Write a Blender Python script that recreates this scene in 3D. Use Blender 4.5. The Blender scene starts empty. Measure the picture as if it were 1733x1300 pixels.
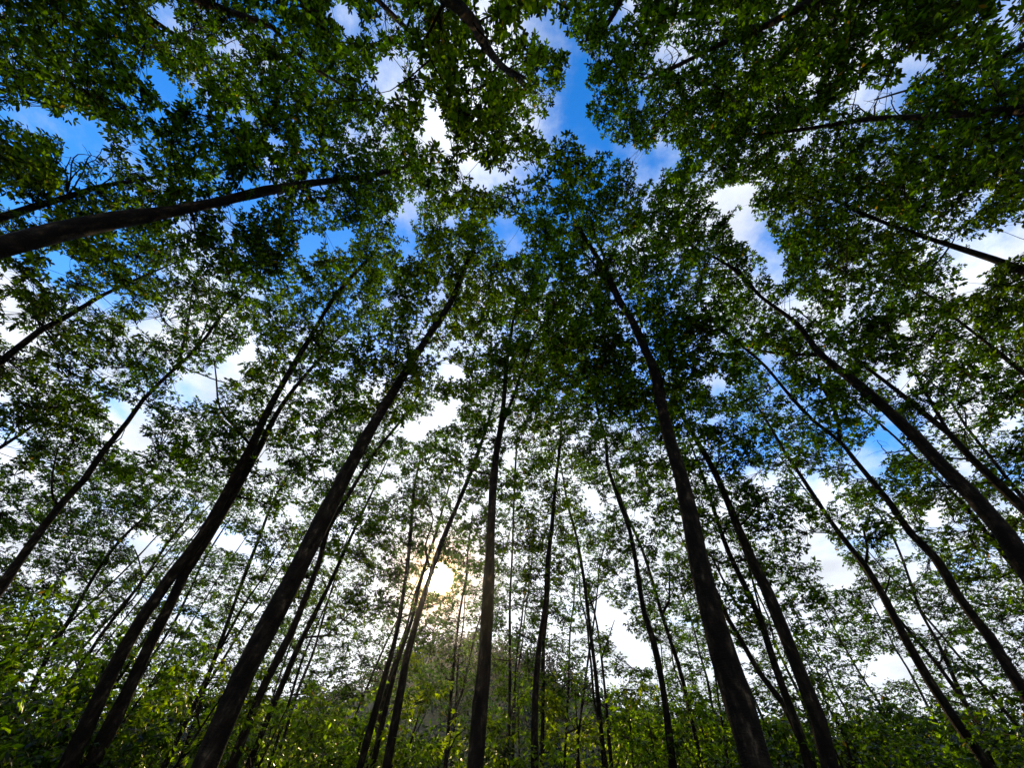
import bpy, math, random
import numpy as np
from mathutils import Vector, Matrix

random.seed(7)
rng = np.random.default_rng(11)
S = bpy.context.scene
COL = S.collection

# ------------------------------------------------------------------ camera
PW, PH, F = 1733.0, 1300.0, 650.0        # photograph size and focal length in its pixels
ZEN = (930.0, 205.0)                     # where the upright trunks converge (the zenith)
EYE = Vector((0, 0, 1.5))
def cdir(px, py): return Vector(((px - PW/2)/F, -(py - PH/2)/F, -1.0))
up = cdir(*ZEN).normalized()
fw = Vector((0, 0, -1)); yy = (fw - up*fw.dot(up)).normalized(); xx = yy.cross(up)
R3 = Matrix((xx, yy, up))                # camera -> world
RN = np.array(R3)
cam_d = bpy.data.cameras.new("camera"); cam = bpy.data.objects.new("camera", cam_d); COL.objects.link(cam)
cam.matrix_world = Matrix.Translation(EYE) @ R3.to_4x4()
cam_d.sensor_width = 36; cam_d.lens = 36*F/PW; cam_d.clip_end = 3000; cam_d.clip_start = 0.05
S.camera = cam
def ray(px, py): return (R3 @ cdir(px, py)).normalized()
def project(P):
    """world points (n,3) -> pixels (n,2), depth"""
    q = (np.asarray(P) - np.array(EYE)) @ RN
    d = -q[:, 2]; dd = np.where(np.abs(d) < 1e-6, 1e-6, d)
    return np.stack([PW/2 + F*q[:, 0]/dd, PH/2 - F*q[:, 1]/dd], 1), d

# ------------------------------------------------------------------ light
SUN = ray(742, 980)
sun_el = math.asin(SUN.z); sun_az = math.atan2(SUN.x, SUN.y)
W = bpy.data.worlds.new("World"); S.world = W; W.use_nodes = True
nt = W.node_tree; nt.nodes.clear()
def N(t, **k):
    n = nt.nodes.new(t)
    for a, b in k.items(): setattr(n, a, b)
    return n
L = lambda a, b: nt.links.new(a, b)
def mth(op, a, b=None, clamp=False):
    n = N('ShaderNodeMath', operation=op, use_clamp=clamp)
    for i, v in enumerate((a, b)):
        if v is None: continue
        if isinstance(v, (int, float)): n.inputs[i].default_value = v
        else: L(v, n.inputs[i])
    return n.outputs[0]
sky = N('ShaderNodeTexSky', sky_type='NISHITA'); sky.sun_disc = False
sky.sun_elevation = sun_el; sky.sun_rotation = sun_az; sky.air_density = 1.0; sky.dust_density = 0.6; sky.ozone_density = 2.0
hs = N('ShaderNodeHueSaturation'); hs.inputs['Saturation'].default_value = 1.42; hs.inputs['Hue'].default_value = 0.507
SKY_GAIN = 3.3
hs.inputs['Value'].default_value = SKY_GAIN
L(sky.outputs[0], hs.inputs['Color'])
tc = N('ShaderNodeTexCoord'); sep = N('ShaderNodeSeparateXYZ'); L(tc.outputs['Generated'], sep.inputs[0])
zc = mth('MAXIMUM', sep.outputs[2], 0.08)
cx = mth('DIVIDE', sep.outputs[0], zc); cy = mth('DIVIDE', sep.outputs[1], zc)
comb = N('ShaderNodeCombineXYZ'); L(cx, comb.inputs[0]); L(cy, comb.inputs[1])
CLOUD_SEED = 23.3
n1 = N('ShaderNodeTexNoise'); n1.inputs['Scale'].default_value = 1.7; n1.inputs['Detail'].default_value = 9; n1.inputs['Roughness'].default_value = 0.6
comb.inputs[2].default_value = CLOUD_SEED
L(comb.outputs[0], n1.inputs['Vector'])
n2 = N('ShaderNodeTexNoise'); n2.inputs['Scale'].default_value = 3.1; n2.inputs['Detail'].default_value = 6; L(comb.outputs[0], n2.inputs['Vector'])
dotn = N('ShaderNodeVectorMath', operation='DOT_PRODUCT'); L(tc.outputs['Generated'], dotn.inputs[0]); dotn.inputs[1].default_value = SUN
d = mth('MAXIMUM', dotn.outputs['Value'], 0.0)
# cloud cover thickens towards the horizon and towards the sun
low = mth('SUBTRACT', 1.0, sep.outputs[2])
cov = mth('ADD', mth('MULTIPLY', low, 0.27), mth('MULTIPLY', mth('POWER', d, 3.0), 0.16))
cval = mth('ADD', mth('ADD', n1.outputs['Fac'], cov), mth('MULTIPLY', sep.outputs[0], 0.07))
cmr = N('ShaderNodeMapRange', interpolation_type='SMOOTHSTEP'); L(cval, cmr.inputs['Value'])
cmr.inputs['From Min'].default_value = 0.50; cmr.inputs['From Max'].default_value = 0.72
cm = N('ShaderNodeMix', data_type='RGBA'); L(cmr.outputs[0], cm.inputs['Factor'])
L(hs.outputs[0], cm.inputs[6])
CLOUD = 11.0
cb = N('ShaderNodeMapRange'); L(n2.outputs['Fac'], cb.inputs['Value']); cb.inputs['From Min'].default_value = .35; cb.inputs['From Max'].default_value = .65
cb.inputs['To Min'].default_value = .68; cb.inputs['To Max'].default_value = 1.0
cc = N('ShaderNodeCombineXYZ')
for i_, c_ in enumerate((.90, .96, 1.06)): L(mth('MULTIPLY', cb.outputs[0], CLOUD*c_), cc.inputs[i_])
L(cc.outputs[0], cm.inputs[7])
# glow of the sun in the air round it, and the disc itself
g1 = mth('MULTIPLY', mth('POWER', d, 14.0), 2.2)
g2 = mth('MULTIPLY', mth('POWER', d, 1500.0), 22.0)
disc = N('ShaderNodeMapRange', interpolation_type='SMOOTHSTEP'); L(dotn.outputs['Value'], disc.inputs['Value'])
disc.inputs['From Min'].default_value = math.cos(math.radians(1.95)); disc.inputs['From Max'].default_value = math.cos(math.radians(1.35))
g3 = mth('MULTIPLY', disc.outputs[0], 900.0)
def tint(v, c):
    n = N('ShaderNodeCombineXYZ')
    for i in range(3): L(mth('MULTIPLY', v, c[i]), n.inputs[i])
    return n.outputs[0]
def addv(a, b):
    n = N('ShaderNodeVectorMath', operation='ADD'); L(a, n.inputs[0]); L(b, n.inputs[1]); return n.outputs[0]
wm = N('ShaderNodeMix', data_type='RGBA'); L(mth('MULTIPLY', mth('POWER', d, 330.0), 0.95), wm.inputs['Factor'])
L(addv(cm.outputs[2], tint(g1, (1, .97, .9))), wm.inputs[6]); wm.inputs[7].default_value = (13, 6.6, 1.0, 1)     # warm ring of air close round the sun
tot = addv(wm.outputs[2], addv(tint(g2, (1, .72, .32)), tint(g3, (1, .9, .6))))
bg = N('ShaderNodeBackground'); bg.inputs['Strength'].default_value = 0.12; L(tot, bg.inputs['Color'])
wo = N('ShaderNodeOutputWorld'); L(bg.outputs[0], wo.inputs['Surface'])

sl = bpy.data.lights.new("sun", 'SUN'); sl.energy = 5.0; sl.angle = math.radians(0.6); sl.color = (1, .76, .40)
so = bpy.data.objects.new("sun", sl); COL.objects.link(so)
so.rotation_euler = SUN.to_track_quat('Z', 'Y').to_euler()
S.view_settings.view_transform = 'Standard'; S.view_settings.look = 'None'
S.view_settings.gamma = 1.0; S.view_settings.use_curve_mapping = False
S.view_settings.exposure = 0.0
S.cycles.max_bounces = 5; S.cycles.diffuse_bounces = 2; S.cycles.glossy_bounces = 2; S.cycles.transmission_bounces = 3
S.cycles.caustics_reflective = False; S.cycles.caustics_refractive = False

# ------------------------------------------------------------------ materials
def material(name):
    m = bpy.data.materials.new(name); m.use_nodes = True; m.node_tree.nodes.clear(); return m
def leaf_material(name, dark, light, trans, tw=0.5, rough=0.45, spec=0.35):
    m = material(name); t = m.node_tree; n = t.nodes; l = t.links.new
    geo = n.new('ShaderNodeNewGeometry'); oi = n.new('ShaderNodeTexCoord')
    nz = n.new('ShaderNodeTexNoise'); nz.inputs['Scale'].default_value = 0.5; nz.inputs['Detail'].default_value = 3
    l(geo.outputs['Position'], nz.inputs['Vector'])
    mix = n.new('ShaderNodeMath'); mix.operation = 'ADD'
    l(geo.outputs['Random Per Island'], mix.inputs[0]); l(nz.outputs['Fac'], mix.inputs[1])
    mr = n.new('ShaderNodeMapRange'); l(mix.outputs[0], mr.inputs['Value'])
    mr.inputs['From Min'].default_value = 0.70; mr.inputs['From Max'].default_value = 1.42
    cr = n.new('ShaderNodeMix'); cr.data_type = 'RGBA'; l(mr.outputs[0], cr.inputs['Factor'])
    cr.inputs[6].default_value = (*dark, 1); cr.inputs[7].default_value = (*light, 1)
    ct = n.new('ShaderNodeMix'); ct.data_type = 'RGBA'; l(mr.outputs[0], ct.inputs['Factor'])
    ct.inputs[6].default_value = (*[c*0.10 for c in trans], 1); ct.inputs[7].default_value = (*trans, 1)
    gt = n.new('ShaderNodeMath'); gt.operation = 'GREATER_THAN'; gt.inputs[1].default_value = 0.992; l(geo.outputs['Random Per Island'], gt.inputs[0])
    old = []
    for src, c in ((cr, (.10, .055, .008)), (ct, (.36, .22, .01))):
        mx = n.new('ShaderNodeMix'); mx.data_type = 'RGBA'; l(gt.outputs[0], mx.inputs['Factor']); l(src.outputs[2], mx.inputs[6]); mx.inputs[7].default_value = (*c, 1); old.append(mx)
    cr, ct = old
    p = n.new('ShaderNodeBsdfPrincipled'); l(cr.outputs[2], p.inputs['Base Color'])
    p.inputs['Roughness'].default_value = rough; p.inputs['Specular IOR Level'].default_value = spec
    tr = n.new('ShaderNodeBsdfTranslucent'); l(ct.outputs[2], tr.inputs['Color'])
    ms = n.new('ShaderNodeMixShader'); ms.inputs[0].default_value = tw
    l(p.outputs[0], ms.inputs[1]); l(tr.outputs[0], ms.inputs[2])
    o = n.new('ShaderNodeOutputMaterial'); l(ms.outputs[0], o.inputs['Surface'])
    return m
def bark_material(name, base, pale, sc=9.0):
    m = material(name); t = m.node_tree; n = t.nodes; l = t.links.new
    geo = n.new('ShaderNodeNewGeometry')
    mp = n.new('ShaderNodeMapping'); mp.inputs['Scale'].default_value = (1, 1, 0.45); l(geo.outputs['Position'], mp.inputs['Vector'])
    nz = n.new('ShaderNodeTexNoise'); nz.inputs['Scale'].default_value = sc; nz.inputs['Detail'].default_value = 6; nz.inputs['Roughness'].default_value = .65
    l(mp.outputs[0], nz.inputs['Vector'])
    r = n.new('ShaderNodeValToRGB'); l(nz.outputs['Fac'], r.inputs[0])
    e = r.color_ramp.elements; e[0].position = 0.47; e[0].color = (*base, 1); e[1].position = 0.74; e[1].color = (*pale, 1)
    e2 = r.color_ramp.elements.new(0.60); e2.color = (*[a*0.7+b*0.14 for a, b in zip(base, pale)], 1)
    # ring-like tapping and leaf scars
    wv = n.new('ShaderNodeTexNoise'); wv.inputs['Scale'].default_value = 26; wv.inputs['Detail'].default_value = 3
    mp2 = n.new('ShaderNodeMapping'); mp2.inputs['Scale'].default_value = (.5, .5, 2.2); l(geo.outputs['Position'], mp2.inputs['Vector']); l(mp2.outputs[0], wv.inputs['Vector'])
    bp = n.new('ShaderNodeBump'); bp.inputs['Strength'].default_value = 0.9; bp.inputs['Distance'].default_value = 0.02; l(wv.outputs['Fac'], bp.inputs['Height'])
    p = n.new('ShaderNodeBsdfPrincipled'); l(r.outputs[0], p.inputs['Base Color']); l(bp.outputs[0], p.inputs['Normal'])
    p.inputs['Roughness'].default_value = 0.9; p.inputs['Specular IOR Level'].default_value = 0.08
    o = n.new('ShaderNodeOutputMaterial'); l(p.outputs[0], o.inputs['Surface'])
    return m
M_leaf = leaf_material('canopy_leaf', (.004, .0065, .0003), (.016, .022, .0006), (.15, .34, .0004), 0.5, .55, .06)
M_leaf2 = leaf_material('canopy_leaf_yellowish', (.006, .010, .0004), (.021, .028, .0008), (.20, .38, .0004), 0.55, .55, .06)
M_under = leaf_material('young_leaf', (.018, .030, .0006), (.070, .105, .001), (.42, .70, .001), 0.6, .40, .3)
M_yell = leaf_material('yellow_leaf', (.04, .06, .004), (.10, .12, .008), (.36, .42, .006), 0.55)
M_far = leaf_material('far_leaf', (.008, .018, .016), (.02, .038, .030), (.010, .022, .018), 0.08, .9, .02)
M_bark = bark_material('rubber_bark', (.007, .0045, .0028), (.12, .085, .05))
M_bark2 = bark_material('limb_bark', (.011, .007, .004), (.10, .06, .025), 14)
def ground_material():
    m = material('leaf_litter_ground'); t = m.node_tree; n = t.nodes; l = t.links.new
    geo = n.new('ShaderNodeNewGeometry'); nz = n.new('ShaderNodeTexNoise'); nz.inputs['Scale'].default_value = 3; nz.inputs['Detail'].default_value = 10
    l(geo.outputs['Position'], nz.inputs['Vector'])
    r = n.new('ShaderNodeValToRGB'); l(nz.outputs['Fac'], r.inputs[0]); e = r.color_ramp.elements
    e[0].position = .35; e[0].color = (.035, .055, .015, 1); e[1].position = .65; e[1].color = (.12, .075, .035, 1)
    p = n.new('ShaderNodeBsdfPrincipled'); l(r.outputs[0], p.inputs['Base Color']); p.inputs['Roughness'].default_value = .95
    o = n.new('ShaderNodeOutputMaterial'); l(p.outputs[0], o.inputs['Surface']); return m
M_ground = ground_material()

# ------------------------------------------------------------------ mesh helpers
def np_mesh(name, V, faces_flat, sizes, mat, smooth=False):
    me = bpy.data.meshes.new(name)
    V = np.asarray(V, np.float32); faces_flat = np.asarray(faces_flat, np.int32); sizes = np.asarray(sizes, np.int32)
    me.vertices.add(len(V)); me.vertices.foreach_set('co', V.ravel())
    me.loops.add(len(faces_flat)); me.loops.foreach_set('vertex_index', faces_flat)
    me.polygons.add(len(sizes))
    st = np.zeros(len(sizes), np.int32); st[1:] = np.cumsum(sizes)[:-1]
    me.polygons.foreach_set('loop_start', st); me.polygons.foreach_set('loop_total', sizes)
    if smooth: me.polygons.foreach_set('use_smooth', np.ones(len(sizes), bool))
    me.materials.append(mat); me.update(calc_edges=True); me.validate()
    return me
def link(name, me, parent=None):
    o = bpy.data.objects.new(name, me); COL.objects.link(o)
    if parent: o.parent = parent; o.matrix_parent_inverse = Matrix.Translation(-parent.location)
    return o
def tag(o, label=None, cat=None, group=None, kind=None):
    if label: o['label'] = label
    if cat: o['category'] = cat
    if group: o['group'] = group
    if kind: o['kind'] = kind
    return o
class Tubes:
    def __init__(s): s.V = []; s.Fc = []; s.n = 0; s.sz = []
    def add(s, pts, radii, sides=8, rough=0.0, cap=True):
        pts = np.asarray(pts, float); k = len(pts)
        tan = np.gradient(pts, axis=0); tan /= np.linalg.norm(tan, axis=1)[:, None] + 1e-9
        ref = np.array([1.0, 0.13, 0.07]) if abs(tan[0][0]) < .8 else np.array([0, 1.0, 0.1])
        u = np.cross(tan, ref); u /= np.linalg.norm(u, axis=1)[:, None] + 1e-9
        v = np.cross(tan, u)
        a = np.arange(sides)*2*math.pi/sides
        rad = np.asarray(radii, float)[:, None]*(1 + rough*rng.standard_normal((k, sides)) if rough else np.ones((k, sides)))
        P = pts[:, None, :] + rad[..., None]*(np.cos(a)[None, :, None]*u[:, None, :] + np.sin(a)[None, :, None]*v[:, None, :])
        s.V.append(P.reshape(-1, 3)); b = s.n
        i = np.arange(k-1)[:, None]*sides; j = np.arange(sides)[None, :]; j2 = (j+1) % sides
        q = np.stack([b+i+j, b+i+j2, b+i+sides+j2, b+i+sides+j], -1).reshape(-1)
        s.Fc.append(q); s.sz.append(np.full((k-1)*sides, 4)); s.n += k*sides
        if cap:
            s.Fc.append(b + np.arange(sides)[::-1]); s.sz.append(np.array([sides]))
            s.Fc.append(b + (k-1)*sides + np.arange(sides)); s.sz.append(np.array([sides]))
    def sticks(s, A, B, r):
        """many thin three-sided twigs A->B at once"""
        A = np.asarray(A); B = np.asarray(B); n = len(A)
        if n == 0: return
        t = B - A; t /= np.linalg.norm(t, axis=1)[:, None] + 1e-9
        u = np.cross(t, rng.standard_normal((n, 3))); u /= np.linalg.norm(u, axis=1)[:, None] + 1e-9; v = np.cross(t, u)
        P = []
        for E, rr in ((A, r), (B, r*.55)):
            for a in (0, 2.094, 4.189): P.append(E + rr*(math.cos(a)*u + math.sin(a)*v))
        P = np.stack(P, 1).reshape(-1, 3)
        b = s.n + np.arange(n)[:, None]*6
        q = np.concatenate([b+np.array([0, 1, 4, 3]), b+np.array([1, 2, 5, 4]), b+np.array([2, 0, 3, 5])], 1).reshape(-1)
        s.V.append(P); s.Fc.append(q); s.sz.append(np.full(3*n, 4)); s.n += 6*n
    def build(s, name, mat, parent=None, smooth=True):
        if not s.V: return None
        return link(name, np_mesh(name, np.concatenate(s.V), np.concatenate(s.Fc), np.concatenate(s.sz), mat, smooth), parent)
def spline(pts, step):
    """Catmull-Rom resampling"""
    P = [np.array(p, float) for p in pts]; P = [2*P[0]-P[1]] + P + [2*P[-1]-P[-2]]; out = []
    for i in range(1, len(P)-2):
        m = max(1, int(np.linalg.norm(P[i+1][:3]-P[i][:3])/step))
        for k in range(m):
            t = k/m; out.append(.5*((2*P[i]) + (-P[i-1]+P[i+1])*t + (2*P[i-1]-5*P[i]+4*P[i+1]-P[i+2])*t*t + (-P[i-1]+3*P[i]-3*P[i+1]+P[i+2])*t**3))
    out.append(P[-2]); return np.array(out)

def leaves_mesh(C, size, nleaf, fine, droop=0.35):
    """rosettes of three-leaflet leaves at points C (n,3); returns V, F, sizes. size (n,) leaflet length"""
    n = len(C)
    if n == 0: return None
    C = np.repeat(C, nleaf, 0); size = np.repeat(size, nleaf)*rng.uniform(.55, 1.3, n*nleaf); m = len(C)
    az = rng.uniform(0, 2*math.pi, m); el = rng.normal(-0.05, 0.45, m)
    D = np.stack([np.cos(el)*np.cos(az), np.cos(el)*np.sin(az), np.sin(el)], 1)
    base = C + D*(size*rng.uniform(.25, .95, m))[:, None]           # end of the stalk
    side = np.stack([-np.sin(az), np.cos(az), np.zeros(m)], 1) + rng.normal(0, .25, (m, 3))
    Vs = []
    for k in (-1, 0, 1):
        an = k*rng.uniform(.75, 1.15, m)
        d = D*np.cos(an)[:, None] + side*np.sin(an)[:, None]; d[:, 2] -= droop*rng.uniform(0, 1.6, m)
        d /= np.linalg.norm(d, axis=1)[:, None]
        nr = np.array([0, 0, 1.0]) + rng.normal(0, .38, (m, 3)); w = np.cross(nr, d); w /= np.linalg.norm(w, axis=1)[:, None] + 1e-9
        nn = np.cross(d, w); ln = (size*(1.0 if k == 0 else .88))[:, None]; hw = ln*rng.uniform(.18, .235, m)[:, None]
        f = nn*ln*0.05
        if fine:
            Vs.append(np.stack([base, base + d*ln*.3 + w*hw*.8 + f, base + d*ln*.66 + w*hw*.85 + f, base + d*ln - f,
                                base + d*ln*.66 - w*hw*.85 + f, base + d*ln*.3 - w*hw*.8 + f], 1))
        else:
            Vs.append(np.stack([base, base + d*ln*.5 + w*hw*1.1 + f, base + d*ln, base + d*ln*.5 - w*hw*1.1 + f], 1))
    V = np.concatenate(Vs, 0); K = V.shape[1]; t = len(V); b = np.arange(t)[:, None]*K
    if fine: Fi = np.concatenate([b + np.array([0, 1, 2, 3]), b + np.array([0, 3, 4, 5])], 1).reshape(-1); sz = np.full(2*t, 4)
    else: Fi = np.concatenate([b + np.array([0, 1, 2]), b + np.array([0, 2, 3])], 1).reshape(-1); sz = np.full(2*t, 3)
    return V.reshape(-1, 3), Fi, sz

# ------------------------------------------------------------------ traced trees
# each: trace of the trunk in photograph pixels from its lowest seen point to its top, pixel width there and at the top,
# real diameter at the lowest seen point (this gives its distance), label, and traced limbs
T = []
def tree(tr, w0, w1, D, label, limbs=(), H=19.0, twigs=()):
    T.append(dict(tr=tr, w0=w0, w1=w1, D=D, label=label, limbs=limbs, H=H, twigs=twigs))
tree([(346,1300),(412,1142),(460,1049),(519,935),(571,832),(619,742),(664,666),(716,583),(765,507),(788,450)], 41, 11, .27,
     "thickest dark trunk left of the sun, leaning right from the bottom edge")
tree([(1282,1300),(1251,1194),(1223,1108),(1202,1032),(1185,962),(1173,900),(1154,812),(1138,760),(1121,694),(1111,638),(1090,587),(1069,542),(1047,507),(1038,488),(1015,442),(985,396)], 47, 8, .28,
     "thickest trunk right of the centre, leaning left up into a broad crown", limbs=[([(1034,480),(1023,437),(1008,400),(1000,372)], 6, 2), ([(1050,510),(1000,440),(968,415)], 5, 2)])
tree([(804,1300),(813,1194),(822,1090),(827,987),(831,900),(832,864),(836,805),(841,760),(848,722),(853,673),(858,614),(867,552)], 28, 5, .25,
     "almost upright trunk just right of the sun, forking high up in a narrow V", limbs=[([(849,718),(872,663),(886,614),(903,569)], 7, 3)])
tree([(114,1300),(187,1142),(242,1045),(294,969),(346,900),(405,794),(426,756),(447,708),(485,638),(516,587),(550,528),(568,500),(598,465)], 27, 6, .25,
     "left trunk of the close pair near the bottom left corner", limbs=[([(424,760),(400,726),(372,690),(366,640),(362,606)], 5, 1.5)])
tree([(152,1300),(215,1173),(249,1101),(284,1032),(311,973),(350,915),(395,838),(440,757),(464,708),(500,655),(548,600)], 23, 4, .22,
     "right trunk of the close pair near the bottom left corner, touching its neighbour higher up")
tree([(-60,1075),(0,997),(31,952),(66,903),(100,857),(142,812),(173,767),(215,715),(242,677),(284,635),(318,604),(350,569),(378,530)], 16, 4, .19,
     "slender trunk entering the left edge below the middle, ending in bare forks", limbs=[([(301,616),(315,560),(322,521),(326,480)], 5, 2), ([(96,860),(90,846),(88,805),(99,756)], 5, 2)],
     twigs=[[(318,604),(350,560),(372,548)],[(330,590),(390,575),(420,570)],[(335,585),(352,540),(349,528)],[(345,640),(385,650),(402,655)]])
tree([(-50,640),(0,614),(28,590),(69,559),(114,535),(173,500),(214,480)], 13, 4, .18,
     "short visible trunk entering at the middle of the left edge", limbs=[([(75,556),(77,530),(75,500)], 4, 2)])
tree([(-60,780),(0,758),(35,735),(69,711)], 7, 3, .12, "thin stem crossing the left edge under the middle trunk", twigs=[[(10,752),(22,730),(40,716)],[(5,738),(30,708),(62,705)]])
tree([(-60,433),(0,419),(96,392),(192,373),(288,358),(385,338),(450,323),(538,308),(600,302),(655,290)], 33, 8, .24,
     "stout near trunk sweeping in from the upper left edge almost level", limbs=[([(462,322),(458,296),(461,274)], 4, 1.5)],
     twigs=[[(535,310),(560,338),(590,352)],[(470,325),(474,350),(468,372)]])
tree([(-50,385),(0,369),(58,350),(115,333),(162,317),(250,302)], 12, 5, .14, "thinner trunk with dead curly twigs above the stout left one",
     twigs=[[(115,333),(118,305),(135,285),(160,270),(172,252)],[(116,320),(140,290),(152,262),(150,255)],[(100,290),(125,268),(150,262)],[(27,345),(28,325),(48,318)],[(33,343),(50,328),(58,322)],[(160,317),(190,300),(196,290)],[(120,310),(112,285),(120,265)]])
tree([(-50,30),(0,31),(58,35),(135,38),(210,60)], 9, 4, .16, "half hidden trunk in the dense leaves of the top left corner")
tree([(300,-18),(346,4),(400,23),(462,46),(500,88),(540,120)], 15, 5, .20, "trunk entering the top edge left of the middle, under dense leaves",
     limbs=[([(446,42),(454,80),(455,140),(452,170)], 3, 1.5)], twigs=[[(360,60),(375,72),(400,66)]])
tree([(735,-60),(757,-8),(781,15),(804,42),(819,73),(846,108),(865,123),(885,140)], 31, 9, .20, "pale crooked trunk overhead at the top edge, just behind the viewer",
     limbs=[([(812,78),(806,110),(800,140),(798,165)], 4, 2), ([(846,108),(822,135),(806,160)], 4, 2), ([(865,123),(874,150),(876,185)], 4, 2), ([(850,110),(885,128),(905,142)], 4, 2)], H=17.5)
tree([(1420,-18),(1348,15),(1298,42),(1221,73),(1168,100),(1133,117),(1106,127)], 16, 6, .20, "trunk with sunlit patches slanting in from the top edge, right of the middle",
     twigs=[[(1145,112),(1138,95),(1128,82)],[(1150,108),(1150,90),(1132,75)]])
tree([(1800,182),(1733,185),(1633,192),(1537,198),(1479,200),(1402,212),(1325,223),(1268,227)], 19, 4, .20, "nearly level trunk entering the upper right edge, crossing a blue gap",
     twigs=[[(1446,206),(1443,180),(1449,155)],[(1437,207),(1420,192),(1408,188)],[(1475,200),(1480,178),(1487,165)],[(1520,198),(1512,182),(1508,155)],[(1475,185),(1450,178),(1432,176)],[(1470,196),(1478,184),(1486,163)]])
tree([(1790,482),(1733,458),(1679,438),(1633,423),(1556,398),(1487,373),(1452,358),(1421,342),(1379,323)], 14, 4, .18, "trunk entering the right edge above the middle beside a pale sky gap", twigs=[[(1548,402),(1520,403),(1492,408)]])
tree([(1790,1035),(1740,965),(1701,905),(1652,846),(1593,787),(1548,739),(1497,690),(1445,645),(1389,600),(1355,555),(1327,531),(1285,500),(1248,461),(1214,438),(1185,425)], 32, 4, .27,
     "thickest trunk on the right side, leaning left from the lower right edge", limbs=[([(1393,604),(1341,600),(1306,597),(1271,587),(1220,559)], 7, 2), ([(1285,500),(1262,470),(1235,448),(1200,447)], 4, 2)],
     twigs=[[(1248,461),(1246,430),(1238,412)],[(1235,452),(1215,432),(1190,420)]])
tree([(1790,915),(1733,862),(1687,818),(1645,777),(1607,735),(1569,704),(1524,666),(1493,642),(1465,621),(1417,580)], 18, 4, .22,
     "trunk just above the thickest right one, with a long side limb", limbs=[([(1597,724),(1562,656),(1545,621),(1514,576),(1505,535)], 6, 3), ([(1530,668),(1510,662),(1485,664)], 3, 1)])
tree([(1770,890),(1722,832),(1673,770),(1635,722),(1611,683),(1590,660)], 7, 3, .12, "thin pole close to the right edge below its middle", limbs=[([(1640,728),(1632,690),(1615,675)], 3, 1)])
tree([(1790,675),(1733,632),(1694,600),(1652,566),(1621,542),(1600,521)], 10, 4, .17, "dark slim trunk entering the middle of the right edge")
tree([(1780,1250),(1733,1173),(1701,1122),(1673,1077),(1642,1038),(1618,1004),(1583,945),(1541,903),(1507,853),(1479,818),(1445,777),(1420,746),(1375,711),(1337,670),(1296,621),(1265,593),(1232,568)], 20, 4, .24,
     "trunk with a sunlit lower edge and a wide fork, right of the centre", limbs=[([(1420,746),(1420,722),(1410,687),(1389,649),(1382,618)], 9, 5)])
tree([(1720,965),(1666,898),(1645,870),(1600,822),(1559,784),(1514,739),(1462,694)], 8, 3, .13, "thin dark trunk tight against the underside of the thickest right one", twigs=[[(1510,735),(1490,720),(1482,712)],[(1530,760),(1500,765),(1484,745)]])
tree([(1406,1300),(1382,1212),(1355,1142),(1327,1073),(1299,1004),(1271,945),(1249,893),(1226,836),(1209,798),(1185,756),(1161,715)], 27, 7, .25,
     "thick trunk right of the big central right one, rising from the leaning cluster")
tree([(1372,1310),(1355,1246),(1327,1170),(1310,1122),(1289,1056),(1258,987),(1233,935),(1216,888),(1195,822)], 15, 5, .18,
     "middle stem of the leaning cluster at bottom right", limbs=[([(1289,1056),(1268,1052),(1237,1007),(1202,938)], 6, 3), ([(1300,1088),(1275,990),(1262,930)], 4, 2)])
tree([(1385,1320),(1327,1194),(1285,1139),(1261,1097),(1233,1049),(1205,985),(1190,930)], 13, 5, .16, "left splayed stem of the leaning cluster, passing behind the big trunk")
tree([(1188,1300),(1164,1187),(1147,1122),(1120,1040),(1100,970),(1083,921),(1060,870)], 9, 4, .17, "slim trunk forking just left of the big central right trunk", limbs=[([(1122,1046),(1132,1020),(1133,965)], 5, 3)])
tree([(1139,1300),(1121,1160),(1104,1080),(1090,1038),(1076,952),(1066,900),(1045,839),(1028,787),(1026,749),(1014,704)], 14, 6, .20,
     "wavy dark trunk midway between the centre and the big right trunk")
tree([(1023,1300),(1010,1160),(997,1052),(988,980),(976,910),(960,850)], 9, 4, .17, "slim trunk in front of the pale sky gap right of the centre", twigs=[[(997,1030),(1010,1010),(1030,1000)],[(1000,1035),(1005,1022),(1001,1005)]])
tree([(1035,1300),(1021,1142),(1010,1056),(1000,1018),(990,990)], 6, 3, .12, "thin sapling stem with bare tips beside the pale sky gap", limbs=[([(1018,1120),(1030,1080),(1040,1050)], 3, 1)])
tree([(955,1300),(962,1160),(965,1066),(971,1021)], 4.5, 2.5, .10, "thinnest upright pole right of the paired central stems")
tree([(905,1300),(905,1194),(913,1090),(924,1021),(927,952),(934,890),(941,812),(948,749)], 14, 5, .21, "straight dark trunk next right of the forked upright one")
tree([(917,1300),(919,1194),(920,1090),(926,1040)], 8, 5, .14, "narrow stem standing close behind the straight dark trunk")
tree([(860,1300),(863,1142),(863,1021),(867,935),(870,846),(874,760)], 6.5, 3, .15, "fine upright pole between the forked trunk and the straight dark trunk")
tree([(868,1300),(870,1194),(875,1108),(884,1040)], 4.5, 3, .11, "faint sapling pole hugging the fine upright pole")
tree([(654,1300),(671,1212),(688,1115),(709,1038),(730,969),(744,928),(758,893),(778,846),(799,794),(823,725)], 16, 5, .21,
     "trunk crossing the glare at the left edge of the sun", limbs=[([(733,965),(720,925),(733,880),(722,850)], 4, 2)])
tree([(609,1300),(633,1212),(654,1135),(671,1073),(688,969),(695,900),(702,820)], 12, 4, .19, "leftmost of the three poles left of the sun")
tree([(630,1300),(650,1212),(671,1125),(695,1056),(713,980),(733,917),(744,880)], 10, 4, .17, "middle of the three poles left of the sun")
tree([(754,1300),(761,1212),(768,1125),(778,1038),(789,976),(792,930)], 7, 3, .15, "slender pole under the sun, left of the forked upright trunk")
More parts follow.
